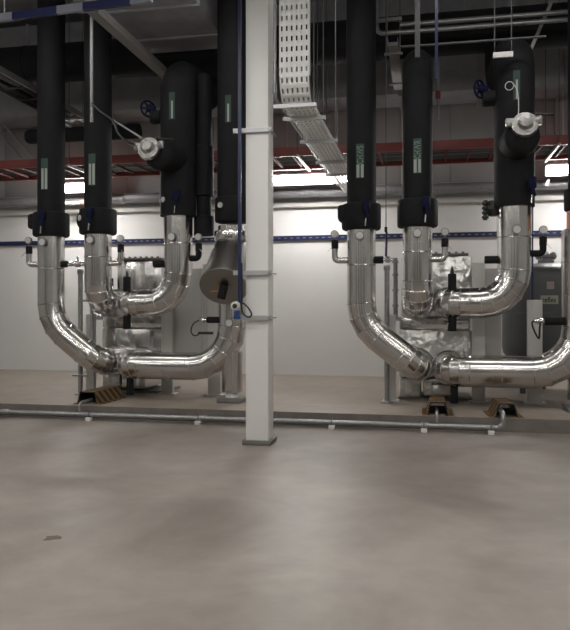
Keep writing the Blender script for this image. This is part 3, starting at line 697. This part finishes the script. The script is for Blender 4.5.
for k in range(5):
    xx = -10.9 + k * 4.35
    h = thing('ladder_hanger', (xx, 12.75, ZL - 0.1), ['grey trapeze hanger under the red ladder, beyond the left edge', 'grey trapeze hanger under the red ladder left of the leftmost riser', 'grey trapeze hanger under the red ladder behind the white column', 'grey trapeze hanger under the red ladder behind the right unit', 'grey trapeze hanger under the red ladder past the tank'][k], 'hanger', 'ladder hangers')
    MB().bar((xx, YL0 - 0.1, ZL - 0.087), (xx, YL1 + 0.1, ZL - 0.087), 0.04, 0.04).build('cross_bar', 'galvdull', h)
    for yy in (YL0 - 0.06, YL1 + 0.06): MB().cyl((xx, yy, ZL - 0.1), (xx, yy, CT), 0.008, 8).build('rod', 'rodgrey', h)

# big ducts and the black header in the dark zone overhead
du = thing('air_duct', (-2.5, 13.7, 5.65), 'big dark rectangular air duct high along the back wall, lower of two', 'duct')
MB().box((WL + 0.1, 13.52, 5.68), (WR - 0.1, 14.42, 6.5), bev=0.01).build('duct_body', 'duct', du)
for k in range(14):
    xx = WL + 1 + k * 1.5; MB().box((xx, 13.48, 5.64), (xx + 0.05, 14.46, 6.54)).build('flange', 'galvdull', du)
du2 = thing('air_duct', (-2.5, 12.2, 6.75), 'dark upper air duct hung over the lower one at the top edge', 'duct')
MB().box((WL + 0.1, 13.52, 6.8), (WR - 0.1, 14.42, 7.6), bev=0.01).build('duct_body', 'darkduct', du2)
for k in range(14):
    xx = WL + 0.7 + k * 1.5; MB().box((xx, 13.49, 6.77), (xx + 0.05, 14.45, 7.63)).build('flange', 'duct', du2)
du3 = thing('air_duct', (-3.95, 10.15, 5.95), 'grey duct end hung above the left unit, beside the pale cable channel', 'duct')
MB().box((-4.75, 9.02, 5.97), (-3.2, 11.36, 6.5), bev=0.01).build('duct_body', 'darkduct', du3)
for yy in (9.6, 10.7): MB().box((-4.78, yy, 5.94), (-3.17, yy + 0.04, 6.53)).build('flange', 'duct', du3)
for xx in (-4.7, -3.25): MB().cyl((xx, 9.3, 6.5), (xx, 9.3, CT), 0.008, 6).build('rod', 'rodgrey', du3)
hd = MB().cyl((-8.6, 11.75, 6.08), (5.0, 11.75, 6.08), 0.34, 32)
for k in range(12): hd.rcyl((-8.4 + k * 1.2, 11.75, 6.08), (-8.34 + k * 1.2, 11.75, 6.08), 0.346, 0.005, 32)
tag(hd.build('header_pipe', 'black'), 'thick black insulated header pipe running level behind the risers', 'pipe')
xl = at(27, 137, 11.6)
bl = MB().lathe((xl.x - 0.02, 11.6, 4.72), (1, 0, 0), [(0, 0.05), (0.03, 0.11), (0.08, 0.13), (2.2, 0.13)], 24)
tag(bl.build('black_crosspipe', 'black'), 'black round-ended pipe lying crosswise behind the two leftmost risers', 'pipe')
bpy.data.objects['black_crosspipe'].name = 'cross_pipe'

# pale cable channels running away from the viewer, one per unit
for xx, y0, lab in ((-4.42, 8.4, 'pale slanting cable channel at top left, above the left unit'), (at(393, 55, 10.9).x, 10.8, 'pale cable channel end between the two dark risers of the right unit')):
    c = MB().box((xx - 0.075, y0, 5.60), (xx + 0.075, 13.0, 5.66)); c.box((xx - 0.08, y0, 5.66), (xx - 0.07, 13.0, 5.72)); c.box((xx + 0.07, y0, 5.66), (xx + 0.08, 13.0, 5.72))
    for yy in (y0 + 0.3, 12.6):
        for s in (-0.1, 0.1): c.cyl((xx + s, yy, 5.59), (xx + s, yy, CT), 0.008, 6)
        c.box((xx - 0.14, yy - 0.02, 5.57), (xx + 0.14, yy + 0.02, 5.60))
    tag(c.build('cable_channel', 'channelgrey'), lab, 'cable channel', 'cable channels')

# ladder tray at the far left
lt = thing('ladder_tray', (-6.9, 11.6, 5.3), 'dull grey ladder tray running back at the upper left corner', 'cable ladder')
xr0, xr1 = at(0, 86, 9.7).x, at(36, 88, 10.8).x
xr0 = xr1 - 0.56
for xx in (xr0, xr1): MB().box((xx - 0.015, 8.6, 5.25), (xx + 0.015, 13.05, 5.35)).build('side_rail', 'galv', lt)
for k in range(7): MB().box((xr0 + 0.015, 8.7 + k * 0.62, 5.26), (xr1 - 0.015, 8.73 + k * 0.62, 5.28)).build('rung', 'rodgrey', lt)
for yy in (9.2, 12.4):
    for xx in (xr0 - 0.03, xr1 + 0.03): MB().cyl((xx, yy, 5.22), (xx, yy, CT), 0.008, 6).build('rod', 'rodgrey', lt)
    MB().box((xr0 - 0.06, yy - 0.02, 5.215), (xr1 + 0.06, yy + 0.02, 5.248)).build('cross_bar', 'galv', lt)
for i, s in enumerate((0.15, 0.39)):
    pts = [(xr0 + s, 8.6 + k * 0.6, 5.345 + 0.01 * math.sin(k * 2 + i)) for k in range(8)]
    tag(wire(MB(), pts, 0.085).build('cable', 'blackplastic'), ['black cable on the left side', 'black cable on the right side'][i] + ' of the grey ladder tray at upper left', 'cable', 'cables on the grey tray')
# two slanting braces against the wall at far left
for i, (p0, p1) in enumerate((((0, 135), (27, 165)), ((9.5, 131), (36, 161)))):
    a, b = at(*p0, 13.9), at(*p1, 13.9)
    d = (b - a); a = a - d * 0.9; b = b + d * 0.35
    tag(MB().bar(a, b, 0.05, 0.04).build('brace', 'galvdull'), ['outer', 'inner'][i] + ' slanting grey brace on the wall above the red ladder at far left', 'brace', 'wall braces')

# blue strut with painted glare at the top left
a, b = at(-30, 22, 8.5), at(152, -2, 8.35)
tag(MB().bar(a, b, 0.06, 0.10).build('strut_channel', 'blueglare'), 'blue strut with painted glare patches crossing the top left corner', 'strut')
for s in (0.2, 0.8):
    p_ = a.lerp(b, s)
    tag(MB().cyl((p_.x, p_.y, p_.z + 0.05), (p_.x, p_.y, CT), 0.008, 6).build('threaded_rod', 'galvdull'), ('left' if s < 0.5 else 'right') + ' thin rod holding the blue strut at the top left', 'rod', 'threaded rods')
# bright slim strut in front of riser B of the left unit
c = at(91.7, 122, 9.85)
tag(MB().bar(c, (c.x, 9.85, CT), 0.042, 0.03).build('hanger_strut', 'galvdull'), 'slim bright hanger strut in front of the second riser from left', 'strut')
# black cable from there to the foil strainer
xc = XC + SP
pts = [c + Vector((0.02, -0.03, 0.27)), at(101, 112, 9.75), at(113, 121, 9.7), at(118, 133, 9.62), at(126, 141, 9.55), (xc - 0.40, 9.53, 3.97)]
tag(wire(MB(), pts, 0.018).build('cable', 'blackplastic'), 'black cable drooping to the foil-wrapped strainer of the left unit', 'cable')
a, b = at(113, 120, 9.8), at(142, 138, 9.5)
tag(MB().cyl(a, b, 0.014, 8).build('cable', 'galvdull'), 'straight grey lead beside the drooping cable at the left strainer', 'cable')

# ------------------------------------------------------------------ perforated tray: drop, bend and run
TX, TW, TZ, TY = -1.42, 0.335, 3.90, 7.62
def tray_sheet(mb, path, w, x):
    """perforated sheet with turned-up edges following path (y,z) points, slots left open"""
    us = [-w / 2]; slots = 6; pitch = w / slots
    for k in range(slots):
        c = -w / 2 + pitch * (k + 0.5); us += [c - 0.009, c + 0.009]
    us.append(w / 2)
    L = [0]
    for i in range(1, len(path)): L.append(L[-1] + math.hypot(path[i][0] - path[i - 1][0], path[i][1] - path[i - 1][1]))
    cuts = []; s = 0.02
    while s < L[-1] - 0.08: cuts += [s, s + 0.055]; s += 0.115
    vsr = sorted(set([0] + cuts + L))
    def pos(s):
        for i in range(1, len(L)):
            if s <= L[i] + 1e-9:
                t = (s - L[i - 1]) / (L[i] - L[i - 1]); return path[i - 1][0] + (path[i][0] - path[i - 1][0]) * t, path[i - 1][1] + (path[i][1] - path[i - 1][1]) * t
        return path[-1]
    grid = []
    for s in vsr:
        y, z = pos(s); grid.append([mb.bm.verts.new((x + u, y, z)) for u in us])
    for j in range(len(vsr) - 1):
        mid = (vsr[j] + vsr[j + 1]) / 2; inslot = (mid - 0.02) % 0.115 < 0.055 and mid > 0.02 and mid < cuts[-1]
        for i in range(len(us) - 1):
            if inslot and i % 2 == 1: continue
            mb.bm.faces.new((grid[j][i], grid[j][i + 1], grid[j + 1][i + 1], grid[j + 1][i]))
    return grid, vsr
path = [(TY, CT)] + [(TY, CT - 0.6 * k) for k in range(1, 6)]
rb = 0.28; zb = TZ + rb
path = [(TY, CT), (TY, 6.5), (TY, 5.2), (TY, zb)] + [(TY + rb - rb * math.cos(a), zb - rb * math.sin(a)) for a in [PI / 2 * k / 8 for k in range(1, 9)]]
tp = thing('cable_tray', (TX, TY, TZ), 'pale perforated cable tray dropping beside the column then running back to the wall', 'cable tray')
def add_solid(o, t=0.004):
    m = o.modifiers.new('thickness', 'SOLIDIFY'); m.thickness = t; m.offset = 0
m = MB(); tray_sheet(m, path, TW, TX); o = m.build('drop_section', 'traymetal', tp); add_solid(o)
m = MB(); tray_sheet(m, [(TY + rb, TZ), (12.0, TZ), (13.9, TZ)], TW, TX); o = m.build('run_section', 'traymetal', tp); add_solid(o)
for s in (-1, 1):
    xx = TX + s * TW / 2
    MB().box((xx - 0.003, TY + rb, TZ), (xx + 0.003, 13.9, TZ + 0.055)).build('side_lip', 'traymetal', tp)
    MB().box((xx - 0.003, TY, zb), (xx + 0.003, TY + 0.055, CT)).build('side_lip', 'traymetal', tp)
labs = ['nearest grey bracket bar under the bend of the perforated tray', 'second grey bracket bar under the perforated tray', 'third grey bracket bar under the perforated tray from the front', 'fourth grey bracket bar under the perforated tray, near the red ladder', 'rearmost bracket bar under the perforated tray, near the wall lamp']
for i, yy in enumerate((7.74, 8.28, 9.45, 10.85, 11.9)):
    h = thing('tray_bracket', (TX, yy, TZ - 0.06), labs[i], 'bracket', 'tray brackets')
    xl_, xr_ = TX - 0.26, TX + (0.26 if i else 0.23)
    MB().bar((xl_, yy, TZ - 0.026), (xr_, yy, TZ - 0.026), 0.045, 0.042).build('cross_bar', 'strutgrey', h)
    for xx in ((xl_ + 0.03, xr_ - 0.03) if i else (xr_ - 0.03,)):
        MB().cyl((xx, yy, TZ - 0.06), (xx, yy, CT), 0.007, 6).build('rod', 'rodgrey', h)
# conduit by the column then back to the wall
kx = -1.725
cd = MB().sweep([(p_, 0.019) for k, p_ in route([(kx, 8.02, CT), (kx, 8.02, 4.06), (kx, 14.1, 4.06)], 0.09)], 12)
cd.rcyl((kx, 8.02, 4.12), (kx, 8.02, 4.22), 0.028, 0.005, 12)
tag(cd.build('conduit', 'galv'), 'thin steel conduit down the column side turning back under the lamp', 'conduit')

# ------------------------------------------------------------------ pipework at the top right
yy = 10.85
a1, b1 = at(400, 26, yy), at(600, 26, yy)
z1 = at(495, 17.5, yy).z; z2 = at(495, 25, yy).z
xl1 = at(400, 26, yy).x; xl2 = at(377, 33, yy).x
tag(MB().sweep([(p_, 0.036) for k, p_ in route([(xl1, yy, z1), (4.5, yy, z1)], 0.1)], 16).build('service_pipe', 'galv'), 'upper of two level galvanised pipes at the top right', 'pipe', 'service pipes')
tag(MB().sweep([(p_, 0.036) for k, p_ in route([(4.5, yy, z2), (xl2, yy, z2), (xl2 - 0.1, yy, CT)], 0.10)], 16).build('service_pipe', 'galv'), 'lower level pipe at top right whose elbow turns up at its left end', 'pipe', 'service pipes')
c0, c1 = at(400, 52, 9.75), at(546, 38, 9.75)
tag(MB().cyl((c0.x, 9.75, 5.19), (c1.x, 9.75, 5.19), 0.016, 10).build('conduit', 'rodgrey'), 'thin level conduit below the two galvanised pipes at top right', 'conduit')
g = at(417.5, 58, 9.7); tag(MB().bar((g.x, 9.68, g.z), (g.x, 9.68, CT), 0.07, 0.04).build('hanger_strut', 'rodgrey'), 'grey upright strut at the top, in front of the right unit inner riser', 'strut')
g = at(436.5, 80, 9.6); tag(MB().bar((g.x, 9.6, g.z), (g.x, 9.6, CT), 0.04, 0.04).build('hanger_strut', 'blue'), 'blue hanging strut at the top, right of the grey upright strut', 'strut')
ga, gb = at(365, 22.5, 10.75), at(402, 21.5, 10.75)
h = thing('pipe_hanger', ((ga.x + gb.x) / 2, 10.7, ga.z), 'short trapeze bar at the top left of the galvanised pipe elbow', 'hanger')
MB().bar((ga.x, 10.72, ga.z), (gb.x, 10.72, ga.z), 0.05, 0.05).build('cross_bar', 'galv', h)
for xx in (ga.x + 0.03, gb.x - 0.03): MB().cyl((xx, 10.72, ga.z), (xx, 10.72, CT), 0.008, 6).build('rod', 'rodgrey', h)
wa, wb = at(493, 55.5, 9.85), at(513, 55, 9.85)
h = thing('pipe_hanger', ((wa.x + wb.x) / 2, 9.85, wa.z), 'short white hanger bar across the thick riser with foil strainer at right', 'hanger')
MB().bar((wa.x, 9.85, wa.z), (wb.x, 9.85, wa.z), 0.04, 0.07).build('cross_bar', 'whitepaint', h)
for xx in (wa.x + 0.02, wb.x - 0.02): MB().cyl((xx, 9.85, wa.z), (xx, 9.85, CT), 0.008, 6).build('rod', 'rodgrey', h)
# thin rod hanging beside the right unit's outer riser, down to its drain valve
rx = at(386, 120, 10.45).x
r_ = thing('hanging_rod', (rx, 10.45, 2.36), 'long thin rod hanging between the two inner risers of the right unit', 'rod')
MB().cyl((rx, 10.45, 2.75), (rx, 10.45, CT), 0.007, 6).build('rod', 'rodgrey', r_)
MB().rcyl((rx, 10.45, 2.72), (rx, 10.45, 2.80), 0.022, 0.004, 10).build('coupling', 'blackplastic', r_)
MB().cyl((rx, 10.45, 2.36), (rx + 0.01, 10.45, 2.72), 0.018, 10).build('lead', 'blue', r_)
# small loop of wire and lead on the right strainer
w = MB().torus((XC - 0.10, 9.93, 4.62), (0, 1, 0.2), 0.055, 0.006, 20, 6)
wire(w, [(XC - 0.05, 9.93, 4.65), (XC + 0.0, 9.92, 4.55), (XC + 0.01, 9.85, 4.35), (XC - 0.02, 9.68, 4.15), (XC - 0.1, 9.6, 4.07)], 0.006)
tag(w.build('looped_wire', 'dial'), 'pale looped wire on the thick riser above its foil strainer at right', 'wire')
# red vertical sprinkler drop seen between B and the wall at right
g = at(438, 100, 12.0)
s = thing('sprinkler_drop', (g.x, 12.0, 4.55), 'small red and grey sprinkler drop pipe right of the right inner riser', 'sprinkler')
MB().cyl((g.x, 12.0, 4.75), (g.x + 0.01, 12.0, 5.3), 0.022, 10).build('pipe', 'galvdull', s)
MB().rcyl((g.x, 12.0, 5.1), (g.x, 12.0, 5.24), 0.04, 0.01, 12).build('fitting', 'red', s)
MB().cyl((g.x + 0.01, 12.0, 5.3), (g.x + 0.01, 12.0, CT), 0.02, 8).build('upper_pipe', 'galvdull', s)
# bright bracket by the wall pipe at far right
a, b = at(546, 186, 14.05), at(556, 160, 14.05)
tag(MB().bar(a, b, 0.05, 0.05).build('brace', 'galv'), 'short slanting bracket under the red ladder near the right edge', 'brace')

# small pipe stub with red coupling on the wall between the two leftmost risers
g0, g1 = at(58, 203.5, 14.1), at(86, 202.8, 14.1)
s = thing('wall_stub', (g0.x, 14.1, g0.z), 'short pale pipe with red coupling under the lamp behind the two leftmost risers', 'pipe')
m = MB().cyl(g0, (g1.x, 14.1, g0.z), 0.04, 14); m.cyl((g0.x + 0.2, 14.1, g0.z), (g0.x + 0.2, 14.56, g0.z), 0.02, 8); m.build('pipe', 'whiteblock', s)
MB().rcyl((g1.x - 0.12, 14.1, g0.z), (g1.x - 0.02, 14.1, g0.z), 0.055, 0.01, 14).build('coupling', 'copper', s)
# slanting strut at the top right
a, b = at(531, 49, 11.15), at(541, 26, 11.15)
tag(MB().bar(a, b + (b - a) * 3, 0.05, 0.05).build('brace', 'galvdull'), 'slanting grey strut at the top right, past the thick riser', 'brace')
# old brown mark on the floor
k = (EYE) / ((538 - HOR) / FOC); ax_ = (52 - 285) / FOC
fx, fy = k * (-SY + ax_ * CY), k * (CY + ax_ * SY)
m = MB(); m.prism([(fx + (0.055 + 0.018 * math.sin(3 * q + 1)) * math.cos(q), fy + (0.05 + 0.015 * math.sin(2 * q)) * math.sin(q), 0.0005) for q in [2 * PI * i / 18 for i in range(18)]], (0, 0, 0.0015))
mat('stain', (0.12, 0.085, 0.06), 0.6)
tag(m.build('floor_stain', 'stain'), 'small dark brown stain on the open floor at left', 'stain')

# ------------------------------------------------------------------ room lamps (above the frame)
def room_lamp(x, y, z, L, label, along='X', w=0.22):
    t = thing('ceiling_lamp', (x, y, z), label, 'lamp', 'hanging room lamps')
    sx_, sy_ = (L / 2, w / 2) if along == 'X' else (w / 2, L / 2)
    MB().box((x - sx_ - 0.02, y - sy_ - 0.02, z + 0.02), (x + sx_ + 0.02, y + sy_ + 0.02, z + 0.10), bev=0.01).build('housing', 'lampbody', t)
    MB().box((x - sx_, y - sy_, z - 0.01), (x + sx_, y + sy_, z + 0.019), bev=0.008).build('diffuser', 'rowglow' if y > 8 else 'roomglow', t)
    for s in (-0.6, 0.6):
        dx_, dy_ = (s * sx_, 0) if along == 'X' else (0, s * sy_)
        MB().cyl((x + dx_, y + dy_, z + 0.1), (x + dx_, y + dy_, CT), 0.008, 6).build('rod', 'rodgrey', t)
k = 0
for yl, zl in ((0.5, 5.2), (5.0, 5.2), (8.8, 6.05)):
    for xl_ in (-9.0, -5.6, -2.2, 1.2, 4.6):
        k += 1
        room_lamp(xl_, yl, zl, 2.4, 'strip lamp hung over the open floor, ' + ['nearest row', 'middle row', 'row by the pipes'][(k - 1) // 5] + ', ' + ['far left', 'left', 'centre', 'right', 'far right'][(k - 1) % 5], 'X')

# ------------------------------------------------------------------ world and colour
w = bpy.data.worlds.new('world'); scene.world = w; w.use_nodes = True
w.node_tree.nodes['Background'].inputs['Color'].default_value = (0.5, 0.5, 0.52, 1)
w.node_tree.nodes['Background'].inputs['Strength'].default_value = 0.02
vs_ = scene.view_settings
scene.display_settings.display_device = 'sRGB'
vs_.view_transform = 'Standard'; vs_.look = 'None'; vs_.exposure = 0.0; vs_.gamma = 1.0; vs_.use_curve_mapping = False
